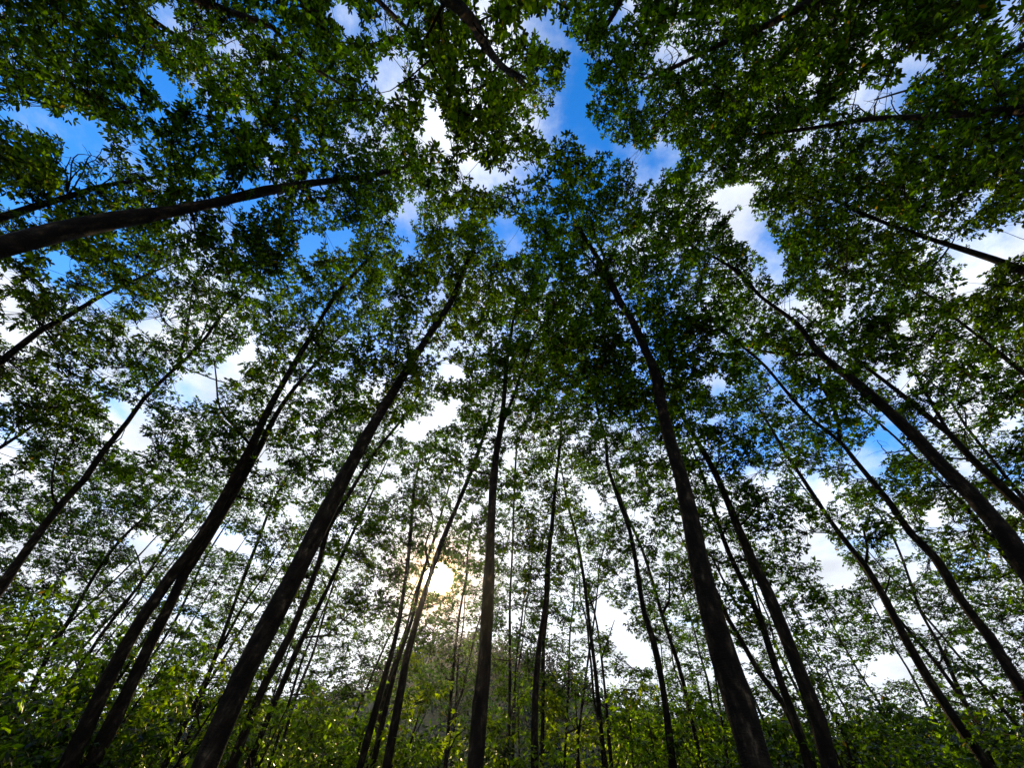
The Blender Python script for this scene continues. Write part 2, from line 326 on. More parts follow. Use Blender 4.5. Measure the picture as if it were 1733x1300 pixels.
tree([(391,1300),(447,1160),(492,1073),(540,952),(554,900),(595,829),(637,763),(682,708)], 16, 4, .20, "trunk hugging the right side of the thickest left trunk")
tree([(419,1300),(485,1142),(512,1080),(554,997),(595,907),(622,850)], 12, 4, .18, "second trunk to the right of the thickest left trunk")
tree([(454,1300),(485,1205),(509,1125),(536,1060)], 6, 3, .12, "short thin stem low between the thick left trunk and the three poles")
tree([(277,1300),(312,1229),(353,1142),(381,1066),(412,980),(440,907),(462,850)], 9, 4, .17, "left one of two thin poles left of the thickest left trunk")
tree([(301,1300),(339,1194),(360,1125),(415,1021),(440,985)], 8, 3, .14, "right one of two thin poles left of the thickest left trunk")
tree([(195,1240),(222,1177),(260,1108),(294,1056),(329,983),(350,940)], 6, 3, .13, "thin pole just right of the bottom left pair")
tree([(-10,1300),(48,1177),(87,1101),(128,1032),(163,969),(204,914),(240,880)], 9, 4, .17, "upper of two slim poles in the bottom left corner")
tree([(14,1300),(76,1212),(132,1135),(173,1073),(215,1018),(256,962),(280,925)], 8.5, 4, .16, "lower of two slim poles in the bottom left corner", limbs=[([(228,1060),(236,1000),(238,960),(228,930)], 3, 2)])
tree([(1673,1300),(1618,1222),(1573,1153),(1531,1080),(1496,1011),(1465,959),(1420,903),(1386,853),(1355,805),(1327,763),(1299,715)], 19, 4, .22,
     "dark trunk crossing the pale sky gap at lower right", limbs=[([(1470,965),(1468,930),(1461,895)], 6, 4), ([(1500,1015),(1506,975),(1495,960)], 4, 2)])
tree([(1683,1300),(1652,1229),(1618,1156),(1583,1080),(1559,1038),(1541,987),(1521,931),(1500,890)], 7.5, 3, .15, "thin trunk just right of the one crossing the lower right gap")
tree([(1445,1300),(1424,1236),(1406,1205),(1380,1150)], 4.5, 2, .09, "thin sapling with a level twig near the bottom right cluster", twigs=[[(1420,1230),(1450,1222),(1475,1216)]])
tree([(1233,1300),(1220,1212),(1209,1135),(1205,1100)], 4.5, 2.5, .10, "faint pole left of the big central right trunk near the bottom edge")
# two more canopy trees whose trunks stand outside the frame, their crowns hanging into it
tree([(1860,20),(1760,60),(1700,95),(1640,120)], 16, 6, .20, "leafy crown filling the top right corner, trunk out of view")
tree([(1860,330),(1800,315),(1700,290),(1620,270)], 16, 6, .20, "very dense dark crown against the upper right edge")
tree([(1080,-60),(1040,20),(1015,60)], 14, 9, .17, "small crown hanging at the top edge right of the overhead trunk", H=17.5)
tree([(560,-70),(620,-20),(680,40)], 16, 8, .19, "crown at the top edge left of the overhead trunk", H=18)
tree([(150,-80),(190,-30),(240,20)], 15, 8, .19, "dense crown at the top edge near the left corner", H=18)

# hair-thin trunks further off, all alike, seen between the nearer ones
brng = np.random.default_rng(5)
for k in range(26):
    px_ = -80 + k*73 + brng.uniform(-25, 25); dist = brng.uniform(19, 33); r_ = ray(px_, 1240); rh_ = math.hypot(r_.x, r_.y); hh = brng.uniform(13, 17.5); ln_ = brng.normal(0, .9, 2)
    zs_ = np.linspace(EYE.z + dist*r_.z/rh_, hh, 7)
    Q_ = np.array([[r_.x/rh_*dist + ln_[0]*((z-3)/12)**1.3*(z > 3) + brng.normal(0, .07), r_.y/rh_*dist, z] for z in zs_]); q_, dp_ = project(Q_); D_ = brng.uniform(.10, .16)
    T.append(dict(tr=[tuple(p) for p in q_], w0=F*D_/dp_[0], w1=max(2, F*D_*.4/dp_[-1]), D=D_, label="hair-thin distant rubber tree filling the background between the nearer trunks", limbs=(), H=19, twigs=()))

def unproject(tr, d, H, b):
    out = []; lim = H - EYE.z
    for p in tr:
        r = ray(*p); h = r.x*b.x + r.y*b.y
        t = d/h if h > 1e-3 else 1e9
        if t*r.z > lim*0.72:                               # ease towards the tree's height
            z = t*r.z; z2 = lim*(0.72 + 0.28*(1-math.exp(-(z-lim*.72)/(lim*.45)))); t = z2/r.z
        out.append(np.array(EYE + r*t))
    return out
trees = []
for i, t in enumerate(T):
    r0 = ray(*t['tr'][0]); rh = math.hypot(r0.x, r0.y); b = Vector((r0.x/rh, r0.y/rh, 0))
    depth = F*t['D']/t['w0']; c = cdir(*t['tr'][0]).length
    d = depth*c*rh; d = max(1.6, min(d, 34.0))
    P = unproject(t['tr'], d, t['H'], b)
    top = P[-1]
    _, dep = project(np.array(P)); ra = t['D']/2; rb = max(.012, t['w1']*dep[-1]/F/2); rb = min(rb, ra*.75)
    zz = np.array([p[2] for p in P]); zz = np.maximum.accumulate(zz + np.arange(len(zz))*1e-3)
    rad = ra + (rb-ra)*((zz-zz[0])/(zz[-1]-zz[0]))
    # down to the ground: continue straight with a slight lean, flaring at the foot
    lean = (P[1]-P[0]); lean = lean/max(lean[2], .3); lean = np.clip(lean, -.12, .12)
    z0 = P[0][2]; lows = []
    for z in ([0.0, .35] + list(np.arange(1.2, z0-.6, 1.4))):
        if z < z0 - .3: q = P[0] - np.array([lean[0], lean[1], 0])*(z0-z); q[2] = z; lows.append((q, ra*(1.0 + .10*(z0-z)/max(z0, 1) + (.45 if z == 0 else .12 if z == .35 else 0))))
    if z0 < 0: lows = []
    pts = [q for q, _ in lows] + P; rads = [r for _, r in lows] + list(rad)
    # the stem runs on a little past what is seen, tapering into the crown
    k = (P[-1]-P[-2]); k = k/np.linalg.norm(k); ext = max(0.8, min(2.5, t['H'] - top[2]))
    e1 = top + (k*.5 + np.array([0, 0, .5]))*ext; pts.append(e1); rads.append(max(.01, rb*.45))
    A = spline([np.append(p, r) for p, r in zip(pts, rads)], .45)
    trees.append(dict(t, i=i, d=d, b=b, P=P, A=A, base=A[0, :3].copy(), depthfar=dep.max(), clumps=[], top=e1, rb=rb))

# ------------------------------------------------------------------ sky gaps (x1,y1,x2,y2,r in photograph pixels)
G = """20 190 130 225 18;146 215 150 235 25;115 268 155 262 18;127 304 127 304 15;177 296 177 296 12;269 15 285 50 10;258 130 292 152 17;270 190 270 190 9;231 170 231 170 9
375 82 396 77 10;570 20 595 45 15;388 196 423 200 8;460 232 481 246 7;519 235 519 235 9;227 263 227 263 8;458 277 458 277 8;415 308 415 308 8;365 308 365 308 6;404 348 431 342 10
388 363 388 363 7;304 381 304 381 12;519 408 570 408 14;592 396 592 396 10;92 435 112 450 16;12 473 12 473 15;96 470 96 470 12;4 335 4 335 10;635 58 635 58 11;661 120 661 120 24;646 146 646 146 15
815 12 815 12 12;777 35 777 35 9;930 24 900 38 11;929 54 950 73 19;981 96 973 142 19;969 165 946 204 27;908 208 908 208 12;992 223 1004 246 19;923 231 923 231 8;1042 254 1088 269 12;1104 281 1127 262 23
1088 300 1088 300 10;1088 346 1088 346 7;1046 38 1046 38 11;1069 8 1069 8 8;1131 88 1131 88 17;727 188 758 242 12;715 231 715 231 9;796 277 812 300 16;842 300 842 300 12;692 354 685 385 13;692 423 692 423 13
711 335 711 335 8;850 385 869 400 16;869 423 869 423 7;846 369 846 369 8;581 338 581 338 8;561 404 561 404 12;1141 85 1141 85 14;1137 270 1137 270 12;1452 169 1510 169 19;1425 181 1425 181 11;1460 215 1460 215 8
1541 112 1568 108 15;1529 135 1529 135 10;1375 133 1375 133 10;1698 12 1718 62 15;1652 131 1652 131 8;1633 42 1633 42 8;1225 335 1260 327 19;1260 377 1287 408 24;1306 435 1310 465 15;1302 408 1302 408 10
1352 246 1364 235 8;1325 265 1325 265 7;1671 423 1718 408 25;1652 458 1652 458 20;1625 492 1625 492 10;21 517 21 517 15;173 514 173 514 14;21 573 21 573 14;7 673 7 673 10;256 548 256 548 15;225 562 225 562 10;294 538 294 538 10
318 652 357 659 17;374 635 395 621 17;422 597 422 597 16;194 694 235 715 17;215 746 239 749 15;21 742 21 742 12;7 773 7 773 14;447 784 447 784 10;350 857 350 857 8;547 798 547 798 10;495 863 495 863 10
754 628 775 632 13;699 732 754 704 14;771 680 771 680 9;720 531 720 531 8;997 839 1007 860 11;1080 870 1080 870 9;969 749 969 749 8;657 822 657 822 11;803 863 803 863 11;862 770 862 770 8
1213 652 1213 652 15;1299 607 1299 607 9;1507 728 1472 780 22;1528 635 1528 635 10;1631 794 1631 794 15;1375 818 1396 832 13;1299 822 1299 822 12;1580 877 1580 877 17;1355 891 1355 891 9;1434 528 1434 528 10;1528 552 1528 552 11
1708 715 1708 715 15;1649 700 1649 700 10;1389 921 1420 976 18;1434 983 1434 983 13;1531 928 1531 928 15;1548 966 1548 966 13;1552 1049 1552 1049 13;1507 1128 1507 1128 24;1531 1139 1531 1139 16;1483 1156 1483 1156 14;1261 1115 1261 1115 10
1017 1038 1045 1052 17;1052 1080 1087 1115 18;979 1073 979 1073 9;118 990 118 990 12;242 928 256 921 15;38 921 38 921 9;367 910 415 928 10;744 981 748 983 15;1610 430 1640 440 6"""
G = np.array([[float(v) for v in s.split()] for line in G.split('\n') for s in line.split(';')]); G[:, 4] *= .95
def gapdist(p):
    """signed distance in pixels to the nearest gap edge, points (n,2)"""
    out = np.full(len(p), 1e9)
    for x1, y1, x2, y2, r in G:
        a = np.array([x1, y1]); v = np.array([x2-x1, y2-y1]); L2 = max(v @ v, 1e-6)
        t = np.clip(((p-a) @ v)/L2, 0, 1); out = np.minimum(out, np.linalg.norm(p - (a + t[:, None]*v), axis=1) - r)
    return out
SEG = []                                                 # stretches of trunk that stay clear of leaves in front of them
for t in trees:
    tr = t['tr']; px, dep = project(np.array(t['P'])); n = len(tr)
    for k in range(n-1):
        if k >= n-2 and n > 3: continue
        w = t['w0'] + (t['w1']-t['w0'])*k/n
        SEG.append((tr[k][0], tr[k][1], tr[k+1][0], tr[k+1][1], w/2 + (3 if w > 9 else 1.0), min(dep[k], dep[k+1]), .13 if t['w0'] > 9 else .03))
SEG = np.array(SEG)
def covers_trunk(p, dep):
    bad = np.zeros(len(p), bool)
    for x1, y1, x2, y2, r, dd, mg in SEG:
        a = np.array([x1, y1]); v = np.array([x2-x1, y2-y1]); L2 = max(v @ v, 1e-6)
        t = np.clip(((p-a) @ v)/L2, 0, 1)
        bad |= (np.linalg.norm(p - (a + t[:, None]*v), axis=1) < r + mg*F/np.maximum(dep, 1)) & (dep < dd)
    return bad

# ------------------------------------------------------------------ place leaf clumps of the canopy
CE = 12; GW, GH = int(PW//CE)+14, int(PH//CE)+14; OX = OY = -84.0
gx, gy = np.meshgrid(OX + (np.arange(GW)+.5)*CE, OY + (np.arange(GH)+.5)*CE)
gd = gapdist(np.stack([gx.ravel(), gy.ravel()], 1)).reshape(gx.shape)
def lerp(x, xs, ys): return np.interp(x, xs, ys)
TOPD, BOTD = 3.5, 2.3
target = lerp(gy, [-80, 350, 560, 760, 1000, 1150, 1250], [TOPD, TOPD, 3.5, 3.3, 2.9, BOTD, 1.0])
# denser masses seen in the photograph, and thinner ones
for x, y, r, f in [(980,610,110,1.9),(930,540,70,1.4),(1150,650,90,1.5),(1330,110,150,1.35),(1600,300,150,1.4),(150,110,150,1.25),(430,230,120,1.2),(1690,560,90,1.3),(1250,240,90,1.3),
                   (870,900,70,1.2),(1000,640,70,1.3),(80,700,90,1.2),(230,800,100,1.2),(1600,850,100,1.1),(330,560,80,.7),(480,930,90,.9),(620,830,110,.85),(800,1000,70,.7),(1330,960,80,.9),(1050,980,60,.8),(742,980,70,1.5),(660,980,60,1.3),(1500,450,160,1.15),(120,880,120,1.2),(760,800,60,.9)]:
    target = target*(1 + (f-1)*np.exp(-((gx-x)**2+(gy-y)**2)/(r*r)))
target = np.where(gd < 4, 0, np.where(gd < 16, target*.8, target))
cover = np.zeros_like(target)
axis_cache = [(t['A'][:, :3], t) for t in trees]
def axis_at(A, z): return np.array([np.interp(z, A[:, 2], A[:, 0]), np.interp(z, A[:, 2], A[:, 1])])
NT = len(trees); ZL = np.arange(4.0, 20.0, 0.5)
AX = np.array([[axis_at(t['A'], z) for z in ZL] for t in trees])          # (NT, nz, 2)
TOPZ = np.array([t['top'][2] for t in trees]); DD = np.array([t['d'] for t in trees])
CRR = np.where(DD < 12, 3.3, 3.0)*np.array([max(.55, min(1.0, t['D']/.2)) for t in trees])
clumps = 0
for it in range(26000):
    deficit = np.maximum(target - cover, 0); 
    if it % 40 == 0:
        cells = np.argwhere(deficit > .25)
        if len(cells) == 0: break
        wts = deficit[cells[:, 0], cells[:, 1]]; wts = wts/wts.sum()
        pick = cells[rng.choice(len(cells), 40, p=wts)]
    cyy, cxx = pick[it % 40]
    px = OX + (cxx + rng.random())*CE; py = OY + (cyy + rng.random())*CE
    if cover[cyy, cxx] >= target[cyy, cxx]: continue
    r = ray(px, py)
    if r.z < .12: continue
    zs = rng.uniform(6.5, 19.0, 14); best = None
    for z in zs:
        s = (z-EYE.z)/r.z
        if s > 44: continue
        X = EYE.x + r.x*s; Y = EYE.y + r.y*s
        iz = int((z-4)/.5); q = AX[:, min(iz, len(ZL)-1)] - np.array([X, Y])
        q = np.hypot(q[:, 0], q[:, 1])/CRR
        q = np.where((z > TOPZ*.50) & (z < TOPZ+.9), q, 9)
        # a crown is round: narrower at its top and at its bottom
        u = (z-TOPZ*.5)/(TOPZ*.5+.9); q = q/np.clip(1.15*np.sqrt(np.clip(1-(u*1.25-.45)**2, .05, 1)), .3, 1.2)
        j = int(q.argmin()); sc = q[j] + rng.uniform(0, .35)
        if best is None or sc < best[0]: best = (sc, q[j], j, z, s)
    if best is None or best[1] > 1.75: cover[cyy, cxx] += .12; continue
    _, qq, j, z, s = best; P = np.array(EYE + r*s)
    dep = s*(-cdir(px, py).normalized().z)
    rc = rng.uniform(.55, 1.0); rp = F*rc/dep
    trees[j]['clumps'].append((P, rc, dep)); clumps += 1
    x0 = max(0, int((px-rp-OX)/CE)); x1 = min(GW, int((px+rp-OX)/CE)+1); y0 = max(0, int((py-rp-OY)/CE)); y1 = min(GH, int((py+rp-OY)/CE)+1)
    sx = gx[y0:y1, x0:x1]-px; sy = gy[y0:y1, x0:x1]-py; cover[y0:y1, x0:x1] += np.clip(1.35 - 1.1*(sx*sx+sy*sy)/(rp*rp), 0, 1)
print('clumps', clumps, 'empty trees', sum(1 for t in trees if not t['clumps']))

# ------------------------------------------------------------------ build the canopy trees
total = 0
def px_limb(t, tr, w0, w1):
    P = unproject(tr, t['d'], t['H'], t['b']); _, dep = project(np.array(P))
    # start exactly on the trunk
    A = t['A'][:, :3]; k = np.linalg.norm(A - P[0], axis=1).argmin(); P[0] = A[k].copy()
    rr = np.linspace(w0, w1, len(P))*dep/F/2
    return [np.append(p, max(.006, r)) for p, r in zip(P, rr)]
for t in trees:
    rng = np.random.default_rng(100 + t['i'])
    root = bpy.data.objects.new('rubber_tree', None); COL.objects.link(root); root.location = Vector(t['base']); root.empty_display_size = .3
    t['root'] = root
    tag(root, t['label'], 'tree', 'hair-thin distant rubber trees' if 'hair-thin' in t['label'] else 'tall rubber trees rising to the canopy')
    A = t['A']; near = t['d'] < 13
    tb = Tubes(); W3 = A[:, :3].copy()
    kn = rng.standard_normal(len(A)); kn = np.convolve(kn, [.25, .5, .25], 'same')
    tb.add(W3, A[:, 3]*(1 + .10*kn), 16 if near else 8, .05)
    for k in range(rng.integers(3, 7)):                                       # knots and old branch scars
        i0 = rng.integers(len(A)//5, max(len(A)//5+1, len(A)-4)); a = rng.uniform(0, 6.28); r_ = A[i0, 3]
        dv = np.array([math.cos(a), math.sin(a), .35]); tb.add([W3[i0], W3[i0]+dv*r_*1.0, W3[i0]+dv*r_*1.35], [r_*.55, r_*.4, r_*.15], 6)
    tb.build('trunk', M_bark, root)
    NP = []; NR = []; NI = []; NC = {}; par = {}                                                 # skeleton nodes, radius, limb index (-1 trunk)
    zt = t['top'][2]
    for p in A:
        if p[2] > zt*.42: NP.append(p[:3]); NR.append(p[3]); NI.append(-1)
    limbs = []                                                                # each: list of (pts,radii)
    for tr, w0, w1 in t['limbs']:
        Lp = px_limb(t, tr, w0, w1); S_ = spline(Lp, .3); limbs.append([(S_[:, :3], S_[:, 3])])
        for q in S_[2:]: NP.append(q[:3]); NR.append(q[3]); NI.append(len(limbs)-1)
    dropped = set(); owner = {}
    cl = sorted(t['clumps'], key=lambda c: np.linalg.norm(c[0][:2] - axis_at(A[:, :3], c[0][2])))
    for P, rc, dep in cl:
        Q = np.array(NP); v = P - Q; dist = np.linalg.norm(v, axis=1)
        cost = dist + np.where(v[:, 2] < .35*dist, (.35*dist - v[:, 2])*1.3, 0)  # limbs climb
        cost = cost + np.where(np.array(NI) == -1, 0.25, 0)
        k = int(cost.argmin()); a = Q[k]; ln = dist[k]
        if ln > 3.0: dropped.add(id(P)); continue
        if ln > .4:
            gp = project(a + (P-a)*np.linspace(.15, .95, 7)[:, None])[0]
            if gapdist(gp).min() < -3 and rng.random() > .03: dropped.add(id(P)); continue
        r0 = min(NR[k]*.7, .008 + .010*ln + .006); r0 = max(r0, .008)
        out = (P-a)*np.array([1, 1, 0]); m1 = a + (P-a)*.35 + out*.12 + rng.normal(0, .05*ln, 3); m2 = a + (P-a)*.7 + out*.05 + rng.normal(0, .06*ln, 3)
        Sp = spline([np.append(a, r0), np.append(m1, r0*.8), np.append(m2, r0*.6), np.append(P, max(.005, r0*.35))], .3 if near else .6)
        li = NI[k]
        if li == -1: limbs.append([]); li = len(limbs)-1
        limbs[li].append((Sp[:, :3], Sp[:, 3], id(P))); owner[id(P)] = li; par[id(P)] = NC.get(k)
        for q in range(len(NP), len(NP)+len(Sp)-1): NC[q] = id(P)
        for q in Sp[1:]: NP.append(q[:3]); NR.append(q[3]); NI.append(li)
    if t['twigs']:
        for tw in t['twigs']:
            Lp = px_limb(t, tw, 2.6, 1.0); S_ = spline(Lp, .12); S_[1:-1, :3] += rng.normal(0, .012, (len(S_)-2, 3))
            tb = Tubes(); tb.add(S_[:, :3], S_[:, 3], 5)
            for _ in range(4):
                k = rng.integers(len(S_)//2, len(S_)); a = S_[k, :3]; e = a + rng.normal(0, .16, 3) + np.array([0, 0, .12]); tb.add([a, (a+e)/2+rng.normal(0, .03, 3), e], [.006, .005, .003], 4)
            tb.build('dead_branch', M_bark2, root)
    # rosettes of leaves
    RC = []; SZ = []; TA = []; TBp = []; OW = []; CI = []; t['clumps'] = [c for c in t['clumps'] if id(c[0]) not in dropped]
    for P, rc, dep in t['clumps']:
        far = min(1.0, max(0., (dep-10)/22)); nr = int((18.5 - 7*far)*(rc/.75)**2*(1.15 if dep < 10 else 1)) + 2
        dv = rng.standard_normal((nr, 3)); dv /= np.linalg.norm(dv, axis=1)[:, None]; dv *= (rng.random(nr)**.45)[:, None]
        dv[:, 2] *= .6; dv[:, 2] += .1
        # sprays: rosettes gather on a few shoots, so the clump has an uneven outline
        sh = rng.standard_normal((4, 3))*np.array([.8, .8, .4]); pickk = rng.integers(0, 4, nr); dv = dv*.62 + sh[pickk]*.50
        C_ = P + dv*rc; RC.append(C_); OW.append(np.full(nr, owner.get(id(P), -1))); CI.append(np.full(nr, id(P))); SZ.append(np.full(nr, (.118 + .062*far)))
        TA.append(np.repeat(P[None], nr, 0)); TBp.append(C_)
    if RC:
        RC = np.concatenate(RC); SZ = np.concatenate(SZ); TA = np.concatenate(TA)
        px, dep = project(RC); gdv = gapdist(px)
        lr = SZ*1.6*F/np.maximum(dep, .5)
        keep = (gdv > lr*rng.uniform(.10, .75, len(RC))) & ~covers_trunk(px, dep) & (dep > 3)
        keep |= dep < .5
        RC = RC[keep]; SZ = SZ[keep]; TA = TA[keep]
        OW = np.concatenate(OW)[keep]; CI = np.concatenate(CI)
        ids, cnt = np.unique(CI[keep], return_counts=True); cnt = dict(zip(ids.tolist(), cnt.tolist())); need = set()
        clear = gapdist(project(TA*.5 + RC*.5)[0]) > 1
        for c in par:
            if cnt.get(c, 0) >= 5:
                while c is not None and c not in need: need.add(c); c = par.get(c)
        V, Fi, sz = leaves_mesh(RC, SZ, 6 if near else 5, t['d'] < 16); total += len(sz)//2
        link('crown', np_mesh('crown', V, Fi, sz, M_leaf if t['i'] % 3 else M_leaf2), root)
    for li, l in enumerate(limbs):
        if not l: continue
        tb = Tubes()
        for seg in l:
            if len(seg) == 2 or not len(RC) or seg[2] in need: tb.add(seg[0], seg[1], 6 if near else 4)
        if not tb.V: continue
        if len(RC):
            k = (OW == li) & np.isin(CI[keep], list(need)) & clear; tb.sticks(TA[k], RC[k], .006 if near else .009)
        tb.build('branch', M_bark2, root)
print('leaflets', total)

#UNDER
# ------------------------------------------------------------------ young trees and thicket under the canopy
def under_tree(px, topy, d, cr, label, mat=M_under, group='young trees of the green thicket', dens=1.0, name='young_tree', low=.25, seed=0, leaf=.12):
    global rng
    rng = np.random.default_rng(5000 + seed)
    r = ray(px, topy); rh = math.hypot(r.x, r.y); H = EYE.z + d*r.z/rh; bx, by = r.x/rh*d, r.y/rh*d
    root = bpy.data.objects.new(name, None); COL.objects.link(root); root.location = (bx, by, 0); tag(root, label, 'tree' if name == 'young_tree' else 'bush', group)
    B = np.array([bx, by, 0.0]); tb = Tubes(); lean = rng.normal(0, .25, 2)
    sp = spline([np.append(B, .03+.008*H), np.append(B + [lean[0]*.3, lean[1]*.3, H*.35], .025+.004*H), np.append(B + [lean[0], lean[1], H*.85], .012)], .4)
    tb.add(sp[:, :3], sp[:, 3], 6, .03)
    vol = cr*cr*H*(1-low); n = int(min(130, max(14, vol*.95*dens))); C = []
    while len(C) < n:
        q = rng.uniform(-1, 1, 3)
        if q @ q > 1 or (q @ q < .2 and rng.random() < .7): continue
        # taper towards the top, ragged outline
        q[:2] *= (1.0 - .35*max(0, q[2])); C.append(B + [lean[0]*.8 + q[0]*cr, lean[1]*.8 + q[1]*cr, H*(low + (1-low)*.5*(1+q[2])*.97)])
    C = np.array(C); k = 0
    for c in C[::3]:
        z = max(H*.1, c[2] - .5*np.hypot(*(c[:2]-B[:2])) - .2); i0 = np.abs(sp[:, 2]-z).argmin(); a = sp[i0, :3]
        S_ = spline([np.append(a, .018), np.append((a+c)/2 + rng.normal(0, .08, 3) + [0, 0, .08], .012), np.append(c, .005)], .5); tb.add(S_[:, :3], S_[:, 3], 4)
        k += 1
    tb.build('trunk', M_bark, root)
    far = min(1.3, max(0, (d-6)/18)); nr = int(19 - 5*far)
    dv = rng.standard_normal((n, nr, 3)); dv *= .30*np.array([1, 1, .6]); P = (C[:, None] + dv*min(1.3, max(.7, cr*.6))).reshape(-1, 3)
    P = P[P[:, 2] > .3]; P = P[~covers_trunk(*project(P))]
    V, Fi, sz = leaves_mesh(P, np.full(len(P), leaf*(1+.6*far)), 5, d < 8, .5)
    link('crown', np_mesh('crown', V, Fi, sz, mat), root)
    return root
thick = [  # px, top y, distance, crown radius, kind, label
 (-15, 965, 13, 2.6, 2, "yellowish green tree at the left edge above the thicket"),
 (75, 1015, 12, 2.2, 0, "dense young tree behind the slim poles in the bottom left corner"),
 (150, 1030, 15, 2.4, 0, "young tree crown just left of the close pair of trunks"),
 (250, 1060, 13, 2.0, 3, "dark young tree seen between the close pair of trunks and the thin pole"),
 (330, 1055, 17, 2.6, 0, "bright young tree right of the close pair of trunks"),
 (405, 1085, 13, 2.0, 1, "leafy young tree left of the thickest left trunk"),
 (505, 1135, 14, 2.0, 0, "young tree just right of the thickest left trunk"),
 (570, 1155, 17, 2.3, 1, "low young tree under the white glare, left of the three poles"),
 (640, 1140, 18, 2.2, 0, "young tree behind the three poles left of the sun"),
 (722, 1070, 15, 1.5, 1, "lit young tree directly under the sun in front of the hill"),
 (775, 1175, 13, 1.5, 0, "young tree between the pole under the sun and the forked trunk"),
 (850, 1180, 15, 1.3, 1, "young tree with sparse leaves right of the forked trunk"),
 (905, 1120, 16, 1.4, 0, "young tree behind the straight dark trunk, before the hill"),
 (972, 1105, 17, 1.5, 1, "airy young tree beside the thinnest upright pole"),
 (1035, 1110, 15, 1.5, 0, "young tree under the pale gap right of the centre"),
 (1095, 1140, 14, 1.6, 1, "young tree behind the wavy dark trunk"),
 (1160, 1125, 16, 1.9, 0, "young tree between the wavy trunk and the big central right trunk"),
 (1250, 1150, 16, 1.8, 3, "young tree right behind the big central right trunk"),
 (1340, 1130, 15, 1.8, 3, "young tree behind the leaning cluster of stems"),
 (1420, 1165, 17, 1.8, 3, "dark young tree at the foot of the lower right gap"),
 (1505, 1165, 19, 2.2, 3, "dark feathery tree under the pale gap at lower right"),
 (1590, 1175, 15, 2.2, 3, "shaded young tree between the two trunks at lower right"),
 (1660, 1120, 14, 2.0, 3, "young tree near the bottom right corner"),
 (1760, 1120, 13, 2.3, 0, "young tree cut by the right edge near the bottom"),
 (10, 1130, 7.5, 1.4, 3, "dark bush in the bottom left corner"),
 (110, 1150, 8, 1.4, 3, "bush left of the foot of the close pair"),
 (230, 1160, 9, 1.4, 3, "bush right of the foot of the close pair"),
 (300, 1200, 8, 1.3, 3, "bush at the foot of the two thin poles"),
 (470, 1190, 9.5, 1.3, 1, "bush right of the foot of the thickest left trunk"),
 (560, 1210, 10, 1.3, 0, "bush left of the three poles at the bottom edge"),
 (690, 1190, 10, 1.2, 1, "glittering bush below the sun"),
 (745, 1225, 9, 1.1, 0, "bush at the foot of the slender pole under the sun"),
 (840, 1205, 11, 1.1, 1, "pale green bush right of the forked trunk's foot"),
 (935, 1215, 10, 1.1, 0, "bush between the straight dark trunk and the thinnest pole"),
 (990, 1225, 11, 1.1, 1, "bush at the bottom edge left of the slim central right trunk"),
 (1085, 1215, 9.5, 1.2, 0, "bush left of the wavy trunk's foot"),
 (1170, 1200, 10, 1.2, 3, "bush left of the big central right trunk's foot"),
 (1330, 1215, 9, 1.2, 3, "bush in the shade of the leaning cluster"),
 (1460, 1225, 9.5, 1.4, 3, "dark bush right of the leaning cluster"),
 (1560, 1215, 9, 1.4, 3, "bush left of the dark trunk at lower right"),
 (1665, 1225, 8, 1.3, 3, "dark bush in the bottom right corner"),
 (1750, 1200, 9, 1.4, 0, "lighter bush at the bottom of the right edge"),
]
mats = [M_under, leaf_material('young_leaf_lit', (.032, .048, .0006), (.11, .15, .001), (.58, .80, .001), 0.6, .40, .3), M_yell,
        leaf_material('young_leaf_shaded', (.006, .013, .0006), (.022, .038, .001), (.14, .28, .001), 0.5, .35, .25)]  # lit and dark copies put the thicket's light and shade into leaf colour
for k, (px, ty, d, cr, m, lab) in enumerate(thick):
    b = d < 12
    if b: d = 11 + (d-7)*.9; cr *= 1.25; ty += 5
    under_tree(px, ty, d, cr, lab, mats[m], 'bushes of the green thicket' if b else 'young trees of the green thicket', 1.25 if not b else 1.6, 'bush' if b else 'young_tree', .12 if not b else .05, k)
for k in range(22):    # the thicket goes on behind and between them, nothing tells these apart
    px = -150 + k*95 + random.uniform(-25, 25); d = random.uniform(21, 30)
    ty = float(np.interp(px, [-200, 100, 400, 560, 700, 800, 1000, 1200, 1400, 1500, 1733], [1060, 1080, 1140, 1185, 1195, 1225, 1215, 1180, 1195, 1200, 1170])) + random.uniform(-8, 12)
    under_tree(px, ty, d, 2.9, "distant young tree in the back row of the green thicket", mats[(0, 3, 1, 0, 3)[k % 5]], 'back row of the green thicket', .9, 'young_tree', .06, 200+k, .16)

# ------------------------------------------------------------------ ground and wooded hill
rng = np.random.default_rng(77)
n = 61; g = np.linspace(-1, 1, n); g = np.sign(g)*np.abs(g)**2.2*900
X, Y = np.meshgrid(g, g); Z = .10*np.sin(X*.35)*np.cos(Y*.28) + .05*np.sin(X*1.1+Y*.7); Z = np.where(np.hypot(X, Y) > 60, 0, Z) - .12
def grid_faces(n, m):
    i = np.arange(n-1)[:, None]*m; j = np.arange(m-1)[None]; return np.stack([i+j, i+j+1, i+m+j+1, i+m+j], -1).reshape(-1)
Vg = np.stack([X, Y, Z], -1).reshape(-1, 3); Fg = grid_faces(n, n)
tag(link('ground', np_mesh('ground', Vg, Fg, np.full(len(Fg)//4, 4), M_ground, True)), kind='structure')
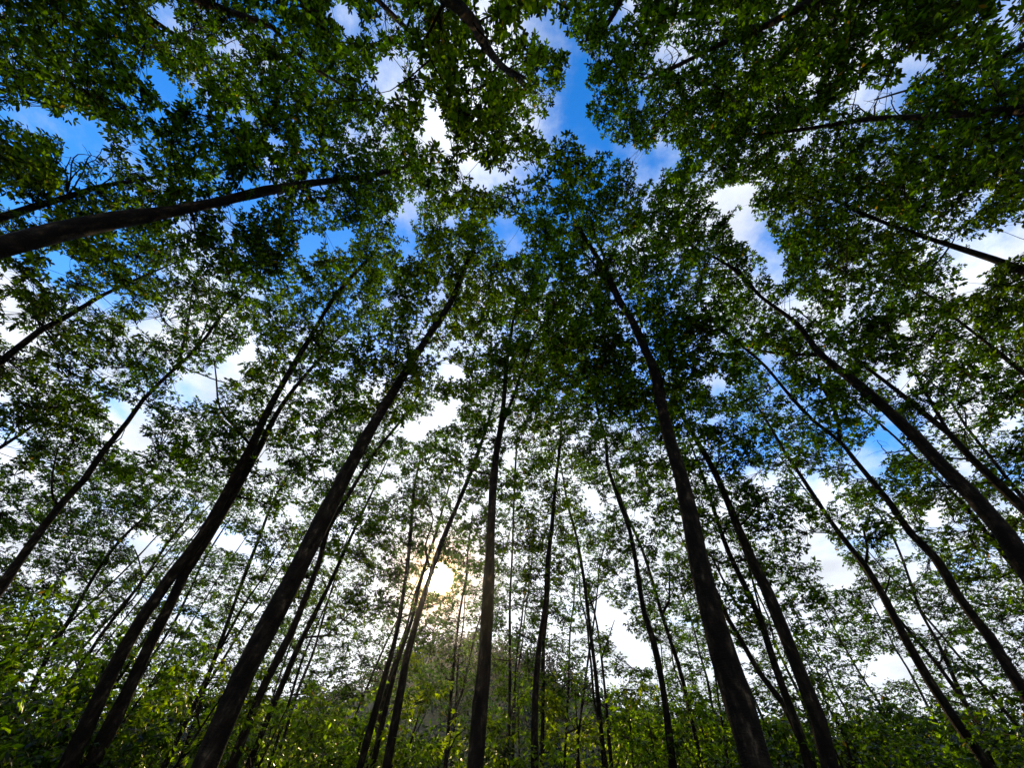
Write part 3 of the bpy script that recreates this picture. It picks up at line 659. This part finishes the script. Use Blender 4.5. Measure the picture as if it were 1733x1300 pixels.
# hill: ridge height by bearing
az0 = lambda px, py: math.atan2(ray(px, py).x, ray(px, py).y)
prof = [(-200, 1215), (60, 1195), (400, 1200), (600, 1150), (690, 1095), (755, 1068), (815, 1066), (880, 1085), (950, 1125), (1030, 1165), (1150, 1190), (1400, 1205), (1600, 1200), (1900, 1190)]
pa = [(az0(x, y), ray(x, y).z/math.hypot(ray(x, y).x, ray(x, y).y)) for x, y in prof]; pa.sort()
RD = 95.0
def hill_h(az, d):
    e = np.interp(az, [a for a, _ in pa], [b for _, b in pa])*RD - 2.5
    u = np.clip((d-48)/(RD-48), 0, 1); v = np.clip((d-RD)/90, 0, 1)
    return np.maximum(0, e)*(u*u*(3-2*u))*(1-.7*v)
aa = np.linspace(-1.75, 1.75, 160); dd = np.linspace(44, 200, 50)
AA, DDm = np.meshgrid(aa, dd); HH = hill_h(AA, DDm) - .2
Vh = np.stack([np.sin(AA)*DDm, np.cos(AA)*DDm, HH], -1).reshape(-1, 3); Fh = grid_faces(50, 160)
tag(link('hill', np_mesh('hill', Vh, Fh, np.full(len(Fh)//4, 4), M_ground, True)), kind='structure')
V_ = []; nn = 1500
for k in range(nn):
    a = rng.uniform(-1.7, 1.7); d_ = rng.uniform(48, 104); 
    c = np.array([math.sin(a)*d_, math.cos(a)*d_, float(hill_h(a, d_))]); R_ = rng.uniform(2.2, 4.6); m = int(95*(1.5 if abs(a+.1) < .5 else 1))
    q = rng.standard_normal((m, 3)); q /= np.linalg.norm(q, axis=1)[:, None]; q[:, 2] = np.abs(q[:, 2])*1.15 - .2
    p = c + q*R_*rng.uniform(.8, 1.1, (m, 1)); s = rng.uniform(.18, .42, (m, 1))
    t1 = np.cross(q, rng.standard_normal((m, 3))); t1 /= np.linalg.norm(t1, axis=1)[:, None]; t2 = np.cross(q, t1) + rng.normal(0, .4, (m, 3))
    V_.append(np.stack([p-t1*s, p-t2*s*.6, p+t1*s, p+t2*s*.6], 1))
V_ = np.concatenate(V_).reshape(-1, 3)
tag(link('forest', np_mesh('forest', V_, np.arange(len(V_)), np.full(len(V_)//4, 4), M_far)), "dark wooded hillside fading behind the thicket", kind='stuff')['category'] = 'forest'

# ------------------------------------------------------------------ air between the trees
HAZE = 0.00025
if HAZE:
    m = material('haze'); t_ = m.node_tree; pv = t_.nodes.new('ShaderNodeVolumePrincipled'); pv.inputs['Density'].default_value = HAZE
    pv.inputs['Color'].default_value = (.9, .93, 1, 1); pv.inputs['Anisotropy'].default_value = 0.9
    oo = t_.nodes.new('ShaderNodeOutputMaterial'); t_.links.new(pv.outputs[0], oo.inputs['Volume'])
    x0, x1, y0, y1, z0, z1 = -215, 215, -60, 215, -1.4, 45
    Vb = [(x, y, z) for x in (x0, x1) for y in (y0, y1) for z in (z0, z1)]
    Fb = [0,1,3,2, 4,6,7,5, 0,4,5,1, 2,3,7,6, 0,2,6,4, 1,5,7,3]
    tag(link('haze', np_mesh('haze', Vb, Fb, [4]*6, m)), kind='stuff')
